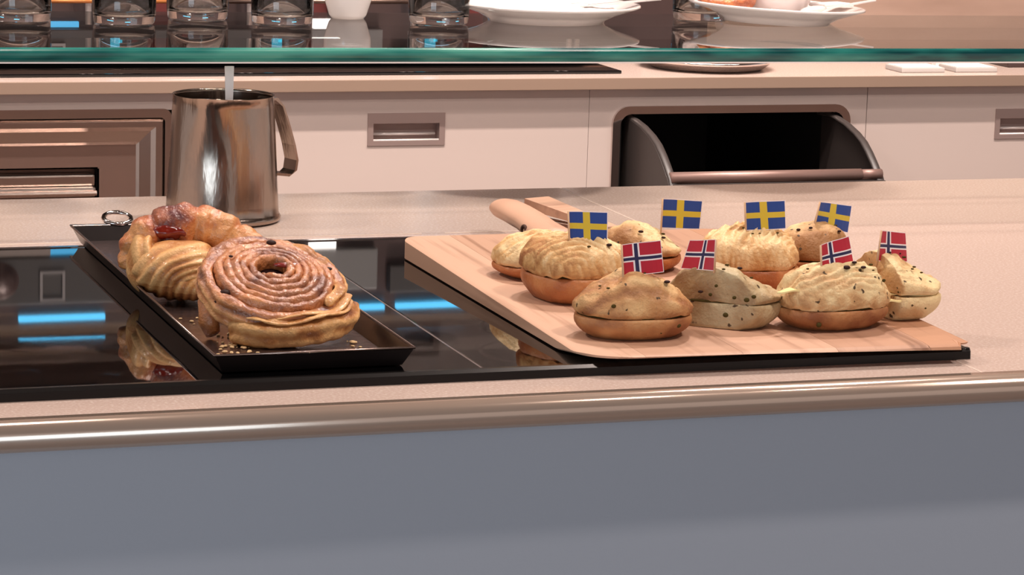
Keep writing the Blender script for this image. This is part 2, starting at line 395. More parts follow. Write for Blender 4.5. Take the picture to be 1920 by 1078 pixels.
# pressed drawer face: stepped bevels
steps = [(.2625, .8185, .313, .8460, -.002), (.266, .8150, .317, .8425, -.007), (.272, .806, .325, .835, -.007), (.276, .800, .33, .829, -.001), (.290, .785, .345, .813, .004), (.294, .781, .35, .809, .0075)]
V = []; F = []
for (a, b, c, d, y) in steps:
    a -= xo; b -= xo; V += [(a, y, c), (b, y, c), (b, y, d), (a, y, d)]
for k in range(len(steps) - 1):
    for j in range(4): j2 = (j + 1) % 4; F.append((4 * k + j, 4 * k + j2, 4 * k + 4 + j2, 4 * k + 4 + j))
df = obj('drawer_front', (V, F), M_steel, t); df['label'] = 'pressed steel drawer face'
n0 = .0075
pl = obj('recess_panel', frame(.294 - xo, .781 - xo, .35, .809, .36 - xo, .7275 - xo, .72, .776, n0, n0 + .002), mat('steel_inner', '9C8176', .34, metal=.8), df)
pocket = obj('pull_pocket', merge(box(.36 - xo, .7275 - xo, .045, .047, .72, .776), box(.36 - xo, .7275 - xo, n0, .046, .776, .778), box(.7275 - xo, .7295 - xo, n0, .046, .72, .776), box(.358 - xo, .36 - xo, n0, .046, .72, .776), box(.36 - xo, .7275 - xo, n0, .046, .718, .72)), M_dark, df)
obj('pull_bar', merge(box(.36 - xo, .7235 - xo, .006, .028, .752, .768, .003), box(.36 - xo, .7235 - xo, -.004, .02, .738, .752, .004), tube([(.36 - xo, -.006, .744), (.7235 - xo, -.006, .744)], .0035, 10)), M_steel, t)

# flat black glass on the back counter, dish, boxes
tag(obj('black_hob', box(-.6, .515, -.10, .12, 0, .005, .0015), M_blackglass, loc=(1.0, 3.915, 0)), 'flat black glass hob lying on the back counter', 'hob')
t = thing('round_dish', 'round chrome rimmed dish with dark red contents on the back counter', 'dish', (1.683, 3.89, 0))
obj('dish_body', lathe([(0, .001), (.085, .001), (.1, .012), (.103, .0145), (.1, .0175), (.096, .016), (.09, .004), (0, .004)], 48), M_chrome, t, smooth=True)
obj('contents', lathe([(0, .0165), (.055, .0162), (.0945, .0155), (.09, .0075), (0, .0075)], 40), M_red, t, smooth=True)
for x, w_, lab in ((2.008, .037, 'left of two flat white label holders on the back counter'), (2.1, .036, 'right of two flat white label holders on the back counter')):
    q = thing('label_holder', lab, 'holder', (x, 3.83, 0), group='label holders on the back counter')
    obj('tray', box(-w_, w_, -.028, .03, 0, .008, .002), M_label, q); obj('card', box(-w_ + .004, w_ - .004, -.024, .026, .008, .0085), M_paper, q)
tag(obj('white_cube', box(-.007, .007, -.007, .007, 0, .012, .001), M_paper, loc=(2.076, 3.885, 0)), 'small white cube between the two label holders', 'box')
tag(obj('dark_box', box(0, .12, 0, .1, 0, .03, .003), M_machine, loc=(2.19, 3.865, 0)), 'low dark box at the right end of the back counter', 'box')

# drinks machine bank on the back counter (seen through the shelf and mirrored in the black glass)
t = thing('drinks_machine', 'dark drinks machine bank with blue light strips on the back counter', 'coffee machine', (1.02, 4.2, 0))
xo, yo = 1.02, 4.2
obj('body', box(.3 - xo, 1.74 - xo, 4.02 - yo, 4.40 - yo, .012, .78, .006), M_machine, t)
for x in (.4, 1.0, 1.65): obj('foot', box(x - xo - .03, x - xo + .03, 4.05 - yo, 4.11 - yo, 0, .012), M_dark, t)
obj('front_panel', box(.5 - xo, 1.0 - xo, 4.0 - yo, 4.02 - yo, .302, .372, .002), M_machine2, t)
obj('front_panel', box(1.07 - xo, 1.20 - xo, 4.0 - yo, 4.02 - yo, .302, .365, .002), mat('panel_light', '6E6B6A', .4, metal=.3), t)
obj('front_panel', box(1.22 - xo, 1.6 - xo, 4.0 - yo, 4.02 - yo, .33, .372, .002), M_machine2, t)
bz = obj('button', frame(.683 - xo, .72 - xo, .322, .367, .687 - xo, .716 - xo, .326, .363, 3.996 - yo, 4.0 - yo), M_chrome, t)
kb = obj('knob', lathe([(0, .012), (.018, .012), (.021, .004), (.028, .0)], 32, 0, 0), M_machine, t, smooth=True)
kb.rotation_euler = (PI / 2, 0, 0); kb.location = (.625 - xo, 4.0 - yo, .335)
for a, b in ((.655, .782), (1.11, 1.215), (1.235, 1.345)):
    o_ = obj('light_strip', box(a - xo, b - xo, 4.008 - yo, 4.022 - yo, .392, .3995), M_blue, t); o_['label'] = 'glowing blue light strip'
obj('light_strip', box(.70 - xo, .742 - xo, 4.01 - yo, 4.022 - yo, .292, .300), M_blue2, t)
obj('steel_rail', box(.45 - xo, .70 - xo, 4.005 - yo, 4.022 - yo, .288, .300), M_steel, t)
o_ = obj('display', box(1.095 - xo, 1.135 - xo, 4.006 - yo, 4.022 - yo, .288, .316), M_white_l, t); o_['label'] = 'lit white display'
for x in (.758, .997, 1.249, 1.50): obj('rack_post', merge(tube([(x - xo - .007, 3.985 - yo, .03), (x - xo - .007, 3.985 - yo, .20)], .0045, 10), tube([(x - xo + .006, 3.985 - yo, .03), (x - xo + .006, 3.985 - yo, .20)], .0045, 10)), M_grip, t, smooth=True)  # pale post pairs added for grey reflection streaks behind the tumblers
for x in (.794, 1.037, 1.276): obj('indicator_light', box(x - xo - .004, x - xo + .004, 3.99 - yo, 4.02 - yo, .03, .16), M_teal, t)  # glowing bars added for the teal reflections around the tumblers
for x in (.86, 1.10, 1.345): obj('rack_panel', box(x - xo - .022, x - xo + .01, 3.99 - yo, 4.02 - yo, .03, .18, .002), M_red, t)
for a, b, m_ in ((.64, .93, M_copper), (.93, 1.36, M_steel_dk)): obj('front_rail', tube([(a - xo, 3.975 - yo, .092), (b - xo, 3.975 - yo, .092)], .0035, 10), m_, t, smooth=True)
obj('drip_tray', box(.32 - xo, 1.55 - xo, 3.95 - yo, 4.02 - yo, .012, .03, .003), M_steel_dk, t)
for k, x in enumerate((.8, .95, 1.12, 1.28, 1.45)):
    obj('spout', merge(box(x - xo - .012, x - xo + .012, 3.97 - yo, 4.02 - yo, .10, .13, .003), tube([(x - xo, 3.98 - yo, .11), (x - xo, 3.98 - yo, .075)], .006, 10)), M_steel, t)

# ================================================================ ON THE GLASS SHELF
SZ = .1753; KS = .9636        # everything on the shelf is laid out on z = SZ
def shelfy(x, y): return y
def tumbler(x, y, lab, big=1.0):
    q = thing('glass_tumbler', lab, 'glass', (x * KS, y * KS, SZ), group='glass tumblers on the shelf'); q.scale = (KS, KS, KS)
    r = .034 * big; h = .06
    obj('glass_body', lathe([(0, .0), (r * .86, 0), (r * .93, .002), (r * .97, .01), (r, h), (r - .0016, h + .0006), (r - .0032, h), (r * .97 - .0035, .014), (r * .8, .0095), (0, .0085)], 40), M_tumbler, q, smooth=True)
    return q
for x, y, lab in ((.474, 2.90, 'glass tumbler at the far left end of the shelf'), (.578, 2.868, 'glass tumbler above and left of the steel jug'), (.668, 2.92, 'glass tumbler set back behind the jug spoon'),
                  (.748, 2.868, 'glass tumbler just right of the jug, front of its row'), (.923, 2.868, 'glass tumbler nearest the left plate'), (1.252, 2.915, 'glass tumbler standing between the two plates')):
    tumbler(x, y, lab)
q = thing('cream_pot', 'small white porcelain pot between tumblers on the glass shelf', 'pot', (.838 * KS, 2.93 * KS, SZ))
obj('pot_body', lathe([(0, 0), (.017, 0), (.02, .004), (.025, .02), (.026, .045), (.0245, .0455), (.022, .042), (.02, .01), (0, .006)], 36), M_porc, q, smooth=True)
obj('saucer_lid', lathe([(0, .050), (.006, .050), (.026, .0465), (.0265, .0455), (0, .0455)], 30), M_porc, q, smooth=True)

def plate(x, y, lab, r=.105, tilt=(0, 0)):
    q = thing('plate', lab, 'plate', (x * KS, y * KS, SZ), (tilt[0], tilt[1], 0), group='white plates on the glass shelf'); q.scale = (KS, KS, KS)
    s = r / .105
    obj('plate_body', lathe([(0, .002), (.058 * s, .002), (.0595 * s, 0), (.0645 * s, 0), (.066 * s, .003), (.078 * s, .009), (.103 * s, .0175), (.105 * s, .0185), (.1045 * s, .0205), (.1015 * s, .0205), (.077 * s, .0125), (.066 * s, .0065), (0, .006)], 72), M_porc, q, smooth=True)
    return q
plate(1.0585, 2.90, 'white porcelain plate on the glass shelf holding a folded napkin')
n1 = thing('napkin', 'folded white napkin lying on the left plate', 'napkin', (1.05 * KS, 2.90 * KS, SZ + .008))
v = []; f = []
for i in range(19):
    for j in range(15):
        x, y = -.075 + .15 * i / 18, -.055 + .11 * j / 14; d = math.hypot(x / .078, y / .06)
        v.append((x, y, .008 + .004 * fbm(x, y, 0, 28, 3) + .007 * max(0, 1 - d)))
for i in range(18):
    for j in range(14): f.append((i * 15 + j, i * 15 + j + 1, i * 15 + j + 16, i * 15 + j + 15))
nb = obj('cloth', (v, f), M_paper, n1, smooth=True); md = nb.modifiers.new('s', 'SOLIDIFY'); md.thickness = .002
k1 = thing('teaspoon', 'white handled spoon sticking out over the right rim of the left plate', 'spoon', (1.14 * KS, 2.87 * KS, SZ + .0215), (0, -.10, -.12))
obj('handle', box(-.045, .04, -.004, .004, 0, .0022, .0008), M_porc, k1)
obj('bowl', ellipsoid(-.055, 0, .002, .016, .010, .003, 16, 8), M_porc, k1, smooth=True)
plate(1.333, 2.895, 'white porcelain plate on the glass shelf carrying a cup', .104, (0, .035))
cu = thing('cup', 'white porcelain cup standing on the right plate', 'cup', (1.342 * KS, 2.905 * KS, SZ + .0068))
obj('cup_body', lathe([(0, .002), (.023, .0), (.027, .001), (.033, .008), (.042, .03), (.046, .06), (.0445, .0605), (.04, .03), (.03, .008), (0, .006)], 48), M_porc, cu, smooth=True)
obj('handle', tube([(.044, 0, .05), (.058, 0, .048), (.064, 0, .036), (.058, 0, .024), (.040, 0, .02)], .0035, 8), M_porc, cu, smooth=True)
cr = thing('bread_piece', 'brown baked pastry piece lying on the left side of the right plate', 'pastry', (1.272 * KS, 2.89 * KS, SZ + .0125))
v, f = ellipsoid(0, 0, .009, .034, .022, .010, 28, 16)
v = [(x, y, z + .0025 * fbm(x, y, z, 90, 5)) for x, y, z in v]
obj('crust', (v, f), M_glz, cr, smooth=True, attr=[.45 + .5 * nz(x, y, z, 120) for x, y, z in v])
for k, (x0, a) in enumerate(((-.02, .5), (.0, -.4), (.018, .8))): obj('flake', box(x0 - .009, x0 + .009, -.012, -.004, .017, .0185, .0006), M_lam, cr, attr=None)
k2 = thing('teaspoon', 'white spoon resting on the right rim of the right plate', 'spoon', (1.40 * KS, 2.86 * KS, SZ + .019), (0, -.13, .12))
obj('handle', box(-.03, .045, -.003, .003, 0, .002, .0008), M_porc, k2)
obj('bowl', ellipsoid(-.035, 0, .002, .016, .010, .004, 16, 8), M_porc, k2, smooth=True)
sp = thing('sugar_packet', 'crumpled white sugar packet on the right plate beside the cup', 'packet', (1.405 * KS, 2.895 * KS, SZ + .0165), (0, 0, .3))
obj('packet', merge(box(-.022, .022, -.014, .014, 0, .004, .0018)), M_paper, sp)

# ================================================================ STEEL JUG + SPOON
jx, jy = .6222, 2.604
jg = thing('milk_jug', 'stainless steel milk jug with pouring lip and strap handle', 'jug', (jx, jy, 0))
def spoutf(r, z, t, j):
    d = (t - math.radians(242) + PI) % (2 * PI) - PI
    a = math.exp(-(d / .30) ** 2) * max(0, (z - .062) / .06) ** 1.4
    if r > .03: r = r + .010 * a; z = z + .002 * a
    return r, z
outp = [(0, .001), (.054, .001), (.0565, .002), (.0570, .005), (.0555, .0075), (.0548, .009)] + [(.0548 - .0062 * (k / 12) ** 1.0, .009 + .113 * k / 12) for k in range(1, 13)]
inp = [(.0492, .1228), (.0478, .1222)] + [(.0476 + .006 * k / 6, .120 - .113 * k / 6) for k in range(7)] + [(0, .006)]
obj('jug_body', lathe(outp + inp, 96, fn=spoutf), M_jug, jg, smooth=True)
hp = [(.046, 0, .117), (.054, 0, .1165), (.062, 0, .109), (.069, 0, .09), (.0755, 0, .070), (.079, 0, .055), (.0775, 0, .045), (.071, 0, .0405), (.0535, 0, .043)]
ang = math.radians(18)
v, f = [], []
for i, (x, y, z) in enumerate(hp):
    for (dx, dy) in ((-.0012, -.011), (.0012, -.011), (.0012, .011), (-.0012, .011)):
        v.append((x + dx, y + dy, z + (dx if i in (0, 1, 7, 8) else 0)))
for i in range(len(hp) - 1):
    for k in range(4): f.append((i * 4 + k, i * 4 + (k + 1) % 4, i * 4 + 4 + (k + 1) % 4, i * 4 + 4 + k))
f += [(0, 1, 2, 3), tuple(len(v) - 4 + k for k in range(4))]
hd = obj('handle', (v, f), M_jug, jg); hd.rotation_euler = (0, 0, ang)
so = thing('spoon', 'white metal spoon handle standing up in the steel jug', 'spoon', (.6247, 2.590, .010))
M_sp = mat('spoon_metal', 'E8E4E4', .25, metal=.6)
v = []; f = []
prof_s = [(0, .006), (.02, .0085), (.035, .006), (.06, .003), (.1, .0036), (.139, .0045)]
for (s_, hw) in prof_s:
    for (a, b) in ((-1, -1), (1, -1), (1, 1), (-1, 1)): v.append((s_ * .03 + a * hw, s_ * .14 + b * .0007, s_))
for i in range(len(prof_s) - 1):
    for k in range(4): f.append((i * 4 + k, i * 4 + (k + 1) % 4, i * 4 + 4 + (k + 1) % 4, i * 4 + 4 + k))
f += [(0, 1, 2, 3), tuple(len(v) - 4 + k for k in range(4))]
obj('handle', (v, f), M_sp, so)

# ================================================================ TRAY
X0, X1, TY0, TY1, ZR, ZB = .4475, .596, 1.889, 2.452, .0225, .0088
tr = thing('baking_tray', 'narrow dark metal baking tray holding the two glazed pastries', 'tray', (.5217, 2.17, ZB))
def loc(x, y, z): return (x - .5217, y - 2.17, z - ZB)
d = .007; th = .0012
def rect(x0, x1, y0, y1, z): return [loc(x0, y0, z), loc(x1, y0, z), loc(x1, y1, z), loc(x0, y1, z)]
V = rect(X0 + d, X1 - d, TY0 + d, TY1 - d, ZB) + rect(X0, X1, TY0, TY1, ZR) + rect(X0 + .0015, X1 - .0015, TY0 + .0015, TY1 - .0015, ZR) + rect(X0 + d + th, X1 - d - th, TY0 + d + th, TY1 - d - th, ZB + th)
F = [(0, 1, 2, 3), (12, 13, 14, 15)]
for a, b in ((0, 4), (4, 8), (8, 12)):
    for k in range(4): F.append((a + k, a + (k + 1) % 4, b + (k + 1) % 4, b + k))
obj('tray_body', (V, F), M_tray, tr)
obj('tray_floor', box(X0 + d + th + .001 - .5217, X1 - d - th - .001 - .5217, TY0 + d + .002 - 2.17, TY1 - d - .002 - 2.17, th, th + .0005), M_trayin, tr)
c4 = rect(X0, X1, TY0, TY1, ZR + .0002)
obj('rolled_rim', tube([c4[0], c4[1], c4[2], c4[3]], .0011, 6, closed=True), M_rim, tr, smooth=True)['label'] = 'thin bright rolled rim'
rg = obj('ring_pull', tube([(.0125 * math.cos(a), .011 * math.sin(a), .0035 * math.sin(a)) for a in [2 * PI * k / 28 for k in range(28)]], .0022, 8, closed=True), M_chrome, tr, smooth=True)
rg.location = loc(.491, 2.462, .0275); rg['label'] = 'small chrome ring at the rear rim'
obj('back_lip', box(X0 - .5217, X1 - .5217, TY1 - 2.17 - .0005, TY1 + .010 - 2.17, ZR - ZB - .001, ZR - ZB + .0004, .0004), M_tray, tr)
# crumbs and flakes
V = []; F = []
for k in range(90):
    cxx = random.choice([.472, .476, .49, .50, .575]) + random.gauss(0, .008); cyy = random.choice([1.94, 2.0, 2.06, 1.96]) + random.gauss(0, .025)
    cxx = min(max(cxx, X0 + .012), X1 - .012); cyy = min(max(cyy, TY0 + .012), 2.4); s_ = random.uniform(.0006, .0018)
    a = random.random() * 6
    v, f = ellipsoid(0, 0, 0, s_ * 1.5, s_, s_ * .6, 6, 4)
    V, F = merge((V, F), ([(cxx + x * math.cos(a) - y * math.sin(a) - .5, cyy + x * math.sin(a) + y * math.cos(a) - 2, z + s_ * .5) for x, y, z in v], f))
tag(obj('crumbs', (V, F), M_crumb, loc=(.5, 2.0, ZB + th + .0006)), 'golden pastry crumbs scattered on the baking tray', 'crumbs', kind='stuff')

# ---- swept dough helper (superelliptic section, noise, toast on crests, crease shade painted in grooves)
def dough(path, hw, hh, n=22, ex=2.6, amp=.0006, ns=160, seed=0, lam=0, lamn=9, toast=.45, pinch=.5, capends=True, upv=(0, 0, 1), tb=.25):
    P = [Vector(p) for p in path]; m = len(P); V = []; A = []; F = []; up = Vector(upv)
    for i, p in enumerate(P):
        t = (P[min(i + 1, m - 1)] - P[max(i - 1, 0)]).normalized(); s = t.cross(up)
        s.normalize(); u = s.cross(t).normalized()
        e_ = min(i, m - 1 - i) / max(1, m * .03) if capends else 1
        k_ = min(1, e_) ** .5 if capends else 1
        w_ = (hw[i] if isinstance(hw, list) else hw) * (pinch + (1 - pinch) * k_); h_ = (hh[i] if isinstance(hh, list) else hh) * (pinch + (1 - pinch) * k_)
        for k in range(n):
            q = 2 * PI * k / n; c, s2 = math.cos(q), math.sin(q)
            a = math.copysign(abs(c) ** (2 / ex), c); b = math.copysign(abs(s2) ** (2 / ex), s2)
            wv = nz(p.x, p.y, p.z, 45, seed) * .9
            l_ = lam * math.sin((b * lamn + wv * 3.0)) * (abs(a) ** .6 if lam else 0)
            pt = p + s * (a * w_) + u * (b * h_)
            dn = amp * fbm(pt.x, pt.y, pt.z, ns, seed) + l_
            dr = (s * (a * h_) + u * (b * w_)).normalized(); pt += dr * dn; V.append(pt)
            A.append(max(0, min(1, toast + tb * b - .25 * (l_ / lam if lam else 0) + .35 * fbm(pt.x, pt.y, pt.z, 60, seed + 3))))
    for i in range(m - 1):
        for k in range(n): F.append((i * n + k, i * n + (k + 1) % n, (i + 1) * n + (k + 1) % n, (i + 1) * n + k))
    c0 = len(V); V.append(sum((V[k] for k in range(n)), Vector()) / n); A.append(toast)
    c1 = len(V); V.append(sum((V[(m - 1) * n + k] for k in range(n)), Vector()) / n); A.append(toast)
    for k in range(n): F.append((c0, (k + 1) % n, k)); F.append((c1, (m - 1) * n + k, (m - 1) * n + (k + 1) % n))
    return (V, F), A

# ---- glazed swirl at the front of the tray
TILT = math.radians(23)
sw = thing('swirl_pastry', 'big glazed coiled pastry leaning at the front of the tray', 'pastry', (.5185, 2.017, .0345), (TILT, math.radians(3), 0))
MI = sw.matrix_basis.inverted()
def zt_s(r): return .0335 - .0100 * (r / .05) ** 2.4
R_in, R_out, turns = .0096, .0462, 5.8
path = []; hw = []; hh = []
NS = 620
for i in range(NS):
    s_ = i / (NS - 1); a = -2 * PI * turns * (1 - s_) ** 1.0 + 2.2; r = R_in + (R_out - R_in) * s_ ** .92
    cx_, cy_ = math.cos(a), math.sin(a)
    r *= 1 + .035 * nz(cx_, cy_, r * 12, 1.3, 4) ; r += .0012 * nz(cx_ * r, cy_ * r, 0, 70)
    zt_ = zt_s(r) + .0022 * nz(cx_ * r, cy_ * r, 1, 45) + .0010 * nz(a, r * 50, 0, 1.6, 8)
    path.append((r * cx_, r * .97 * cy_, (zt_ + .004) / 2)); hw.append(.0043 + .0009 * nz(a, 0, 0, 1.1, 2)); hh.append((zt_ - .004) / 2)
g, A = dough(path, hw, hh, 28, 2.9, .0012, 230, 1, toast=.66, pinch=.7, tb=-.10)  # coil grooves painted darker, as shade in the creases
obj('dough_coil', g, M_swirl, sw, smooth=True, attr=A)
path = []; hw = []; hh = []
for i in range(300):
    s_ = i / 299; a = 2.2 - .3 + 2 * PI * 1.10 * s_; r = .0490 + .0040 * s_ + .0011 * nz(math.cos(a), math.sin(a), 0, 2.2, 3)
    top = .0225 + .0022 * nz(math.cos(a), math.sin(a), 0, 2.6, 9) - .0035 * math.exp(-((a - 5.6) / .5) ** 2)
    path.append((r * math.cos(a), r * math.sin(a), top / 2 + .0005)); hw.append(.0066 + .0012 * nz(a, 1, 0, 1.5)); hh.append(top / 2 + .0005)
g, A = dough(path, hw, hh, 52, 2.4, .0011, 120, 5, lam=.0008, lamn=8.5, toast=.42)
obj('outer_layer', g, M_swirl, sw, smooth=True, attr=A)
for q, (a0, a1, r0, z0, hh0, hw0) in enumerate(((-1.9, .9, .0525, .0175, .0026, .0052), (-1.6, .6, .0545, .0120, .0024, .005), (-1.2, .35, .0555, .0065, .0028, .0048), (-.8, 1.3, .0505, .0222, .0022, .0046))):
    path = [(((r0 + .0016 * math.sin(k * .19 + q)) * math.cos(a0 + (a1 - a0) * k / 109)), ((r0 + .0016 * math.sin(k * .19 + q)) * math.sin(a0 + (a1 - a0) * k / 109)), z0 + .0016 * math.sin(k * .10 + q * 2) + .0008 * math.sin(k * .31)) for k in range(110)]
    g, A = dough(path, hw0, hh0, 24, 2.2, .0008, 150, 8 + q, lam=.0003, lamn=4, toast=.22, pinch=.15)
    obj('layer_sheet', g, M_lam, sw, smooth=True, attr=A)
fl = obj('filling', ellipsoid(-.0005, .0005, .0225, .0105, .0100, .0040, 16, 8), M_choc, sw, smooth=True); fl['label'] = 'dark filling in the centre hole'  # near-black plug paints the shade inside the coil's hole
fl = obj('filling', ellipsoid(.0115, .0045, .0312, .0120, .0028, .0018, 14, 6), M_jam, sw, smooth=True, )
for (x, y, z, s_) in ((-.041, -.022, .0225, .0045), (-.046, -.026, .017, .0035), (.0465, .012, .0235, .0032), (.006, .039, .029, .0040), (.012, -.0585, .008, .004), (-.03, .018, .0292, .0018)):
    obj('raisin', ellipsoid(x, y, z, s_, s_ * .7, s_ * .5, 10, 6), M_seed, sw, smooth=True)
# the loose dough tail lying flat on the tray in front
ctl = [(.4865, 1.984, .0215), (.494, 1.972, .0215), (.508, 1.9645, .0215), (.528, 1.962, .0220), (.548, 1.966, .0235), (.563, 1.977, .0255), (.573, 1.993, .028), (.577, 2.012, .031)]
def cat(c, n):
    P = [Vector(p) for p in c]; out = []
    for i in range(len(P) - 1):
        p0 = P[max(i - 1, 0)]; p1 = P[i]; p2 = P[i + 1]; p3 = P[min(i + 2, len(P) - 1)]
        for k in range(n):
            t_ = k / n; out.append(.5 * ((2 * p1) + (p2 - p0) * t_ + (2 * p0 - 5 * p1 + 4 * p2 - p3) * t_ ** 2 + (3 * p1 - p0 - 3 * p2 + p3) * t_ ** 3))
    out.append(P[-1]); return out
path = cat(ctl, 20); n_ = len(path)
g, A = dough(path, .0105, [.0112 - .0035 * (k / n_) ** 2 for k in range(n_)], 44, 2.3, .0010, 110, 21, lam=.0010, lamn=5.5, toast=.30, pinch=.3, capends=True)
obj('dough_tail', ([MI @ p for p in g[0]], g[1]), M_lam, sw, smooth=True, attr=A)
# curled sheet edges on top of the tail, dark gap between them
for q, (o_y, o_z, w_) in enumerate(((-.0060, .0100, .0030), (-.0015, .0125, .0034))):
    pp = [p + Vector((0, o_y, o_z + .0018 * math.sin(k * .11 + q * 2.4))) for k, p in enumerate(path[6 + q * 8:-14])]
    g, A = dough(pp, w_ + .001, .0013, 16, 2.1, .0005, 160, 60 + q, toast=.12, pinch=.2)
    obj('layer_sheet', ([MI @ p for p in g[0]], g[1]), M_lam, sw, smooth=True, attr=A)
# left foot of the coil touching the tray
g, A = dough([(.472, 2.000, .015), (.470, 2.006, .024), (.471, 2.012, .036), (.476, 2.018, .046)], .008, .010, 24, 2.2, .0009, 120, 71, toast=.35, pinch=.6)
obj('coil_end', ([MI @ p for p in g[0]], g[1]), M_swirl, sw, smooth=True, attr=A)

# ---- folded pastry at the back of the tray
fp = thing('folded_pastry', 'folded pastry with red glazed top, behind the coiled one', 'pastry', (.498, 2.18, ZB + .002))
def lump(cx_, cy_, cz_, a, b, c, kx, kz, freq, amp, seed, toast, n=110, m=70, sq=1.0, wav=2.2):
    V = []; F = []; A = []
    for j in range(m + 1):
        p = PI * j / m
        for k in range(n):
            t_ = 2 * PI * k / n; x = a * math.sin(p) * math.cos(t_); y = b * math.sin(p) * math.sin(t_); z = c * math.cos(p)
            d_ = math.hypot((x - kx) * 1.0, (z - kz) * 1.25)
            w_ = fbm(x, y, z, 22, seed)
            rd = math.sin(d_ * freq + w_ * wav + y * 60)
            s_ = 1 + (amp * rd + amp * .9 * w_) / a
            V.append((cx_ + x * s_, cy_ + y * s_, max(.0, cz_ + z * s_)))
            A.append(max(0, min(1, toast + .22 * (-rd) + .35 * fbm(x, y, z, 40, seed + 4) + (.35 if z < -c * .35 else 0))))
    for j in range(m):
        for k in range(n): F.append((j * n + k, j * n + (k + 1) % n, (j + 1) * n + (k + 1) % n, (j + 1) * n + k))
    return (V, F), A
g, A = lump(-.016, -.022, .0245, .0385, .034, .0245, .010, -.014, 900, .0011, 3, .34, n=150, m=96, wav=3.0)
obj('laminated_end', g, M_lam, fp, smooth=True, attr=A)
g, A = lump(-.008, -.041, .0155, .024, .020, .0125, .010, -.006, 1000, .0007, 6, .36, wav=2.5)
obj('laminated_curl', g, M_lam, fp, smooth=True, attr=A)
g, A = lump(-.043, -.006, .0285, .0135, .026, .0235, .045, .010, 620, .0007, 16, .36, n=100, m=70)
obj('laminated_side', g, M_lam, fp, smooth=True, attr=A)
ctr = [(-.0465, .006, .020), (-.0455, .006, .036), (-.037, .004, .0465), (-.022, .003, .0525), (-.004, .002, .0545), (.014, -.002, .0515), (.031, -.012, .0455), (.043, -.026, .0375), (.050, -.045, .027), (.050, -.062, .018)]
pth = cat(ctr, 20); n_ = len(pth)
rr = [(.0105 + .0055 * math.sin(PI * min(1, k / n_ * 1.25))) * (1 + .05 * math.sin(k * .35) + .06 * nz(k * .05, 0, 0, 1)) - .0016 * math.exp(-((k % 34 - 17) / 2.2) ** 2) for k in range(n_)]
g, A = dough(pth, [r * 1.25 for r in rr], rr, 44, 2.1, .0022, 95, 31, toast=.34, pinch=.3, upv=(0, 1, .2))
A2 = [min(1, a + .60 * math.exp(-((v_[0] + .020) / .015) ** 2) * (1 if v_[2] > .045 else .3) - .12 * (v_[0] > .02)) for a, v_ in zip(A[:len(g[0])], g[0])]
obj('glazed_roll', g, M_glz, fp, smooth=True, attr=A2)
v, f = ellipsoid(0, 0, 0, .0165, .0075, .0065, 40, 26)
v = [(-.022 + vx, -.0075 + vy + .0012 * fbm(vx, vy, vz, 160, 2) - .0012 * abs(math.sin(vx * 420 + vz * 90)), .0535 + vz + .0012 * fbm(vx, vy, vz, 180, 3)) for vx, vy, vz in v]
obj('jam_patch', (v, f), M_jam, fp, smooth=True)['label'] = 'glossy dark red jam patch'
g, A = lump(.030, -.045, .016, .026, .03, .0155, 0, 0, 500, .0008, 9, .5, 60, 40)
obj('dough_end', g, M_lam, fp, smooth=True, attr=A)

# ================================================================ BOARD (peel shaped, glued staves)
def zt(Y): return .0155 + max(0, Y - 1.87) / .46 * .0105
BX0, BX1, BY0, BY1 = .7205, 1.0385, 1.862, 2.335
bd = thing('cutting_board', 'beech serving board with thick handle under the small sandwiches', 'cutting board', (.88, 2.1, .009))
def yfront(x):
    r = .034; 
    if x < BX0 + r: return BY0 + (.012 * 0) + r - math.sqrt(max(0, r * r - (BX0 + r - x) ** 2))
    if x > BX1 - .012: return BY0 + .012 - math.sqrt(max(0, .012 ** 2 - (x - BX1 + .012) ** 2)) - .004 * (x - BX1 + .012) / .012
    return BY0 - .008 * (x - BX0) / (BX1 - BX0)
def yback(x):
    r = .018
    if x < BX0 + r: return BY1 - r + math.sqrt(max(0, r * r - (BX0 + r - x) ** 2))
    if x > BX1 - .03 - .0: return BY1 - .018 + .018 * math.sqrt(max(0, 1 - ((x - BX1 + .03) / .03) ** 2))
    return BY1
cuts = [BX0, .767, .845, .923, 1.0, BX1]
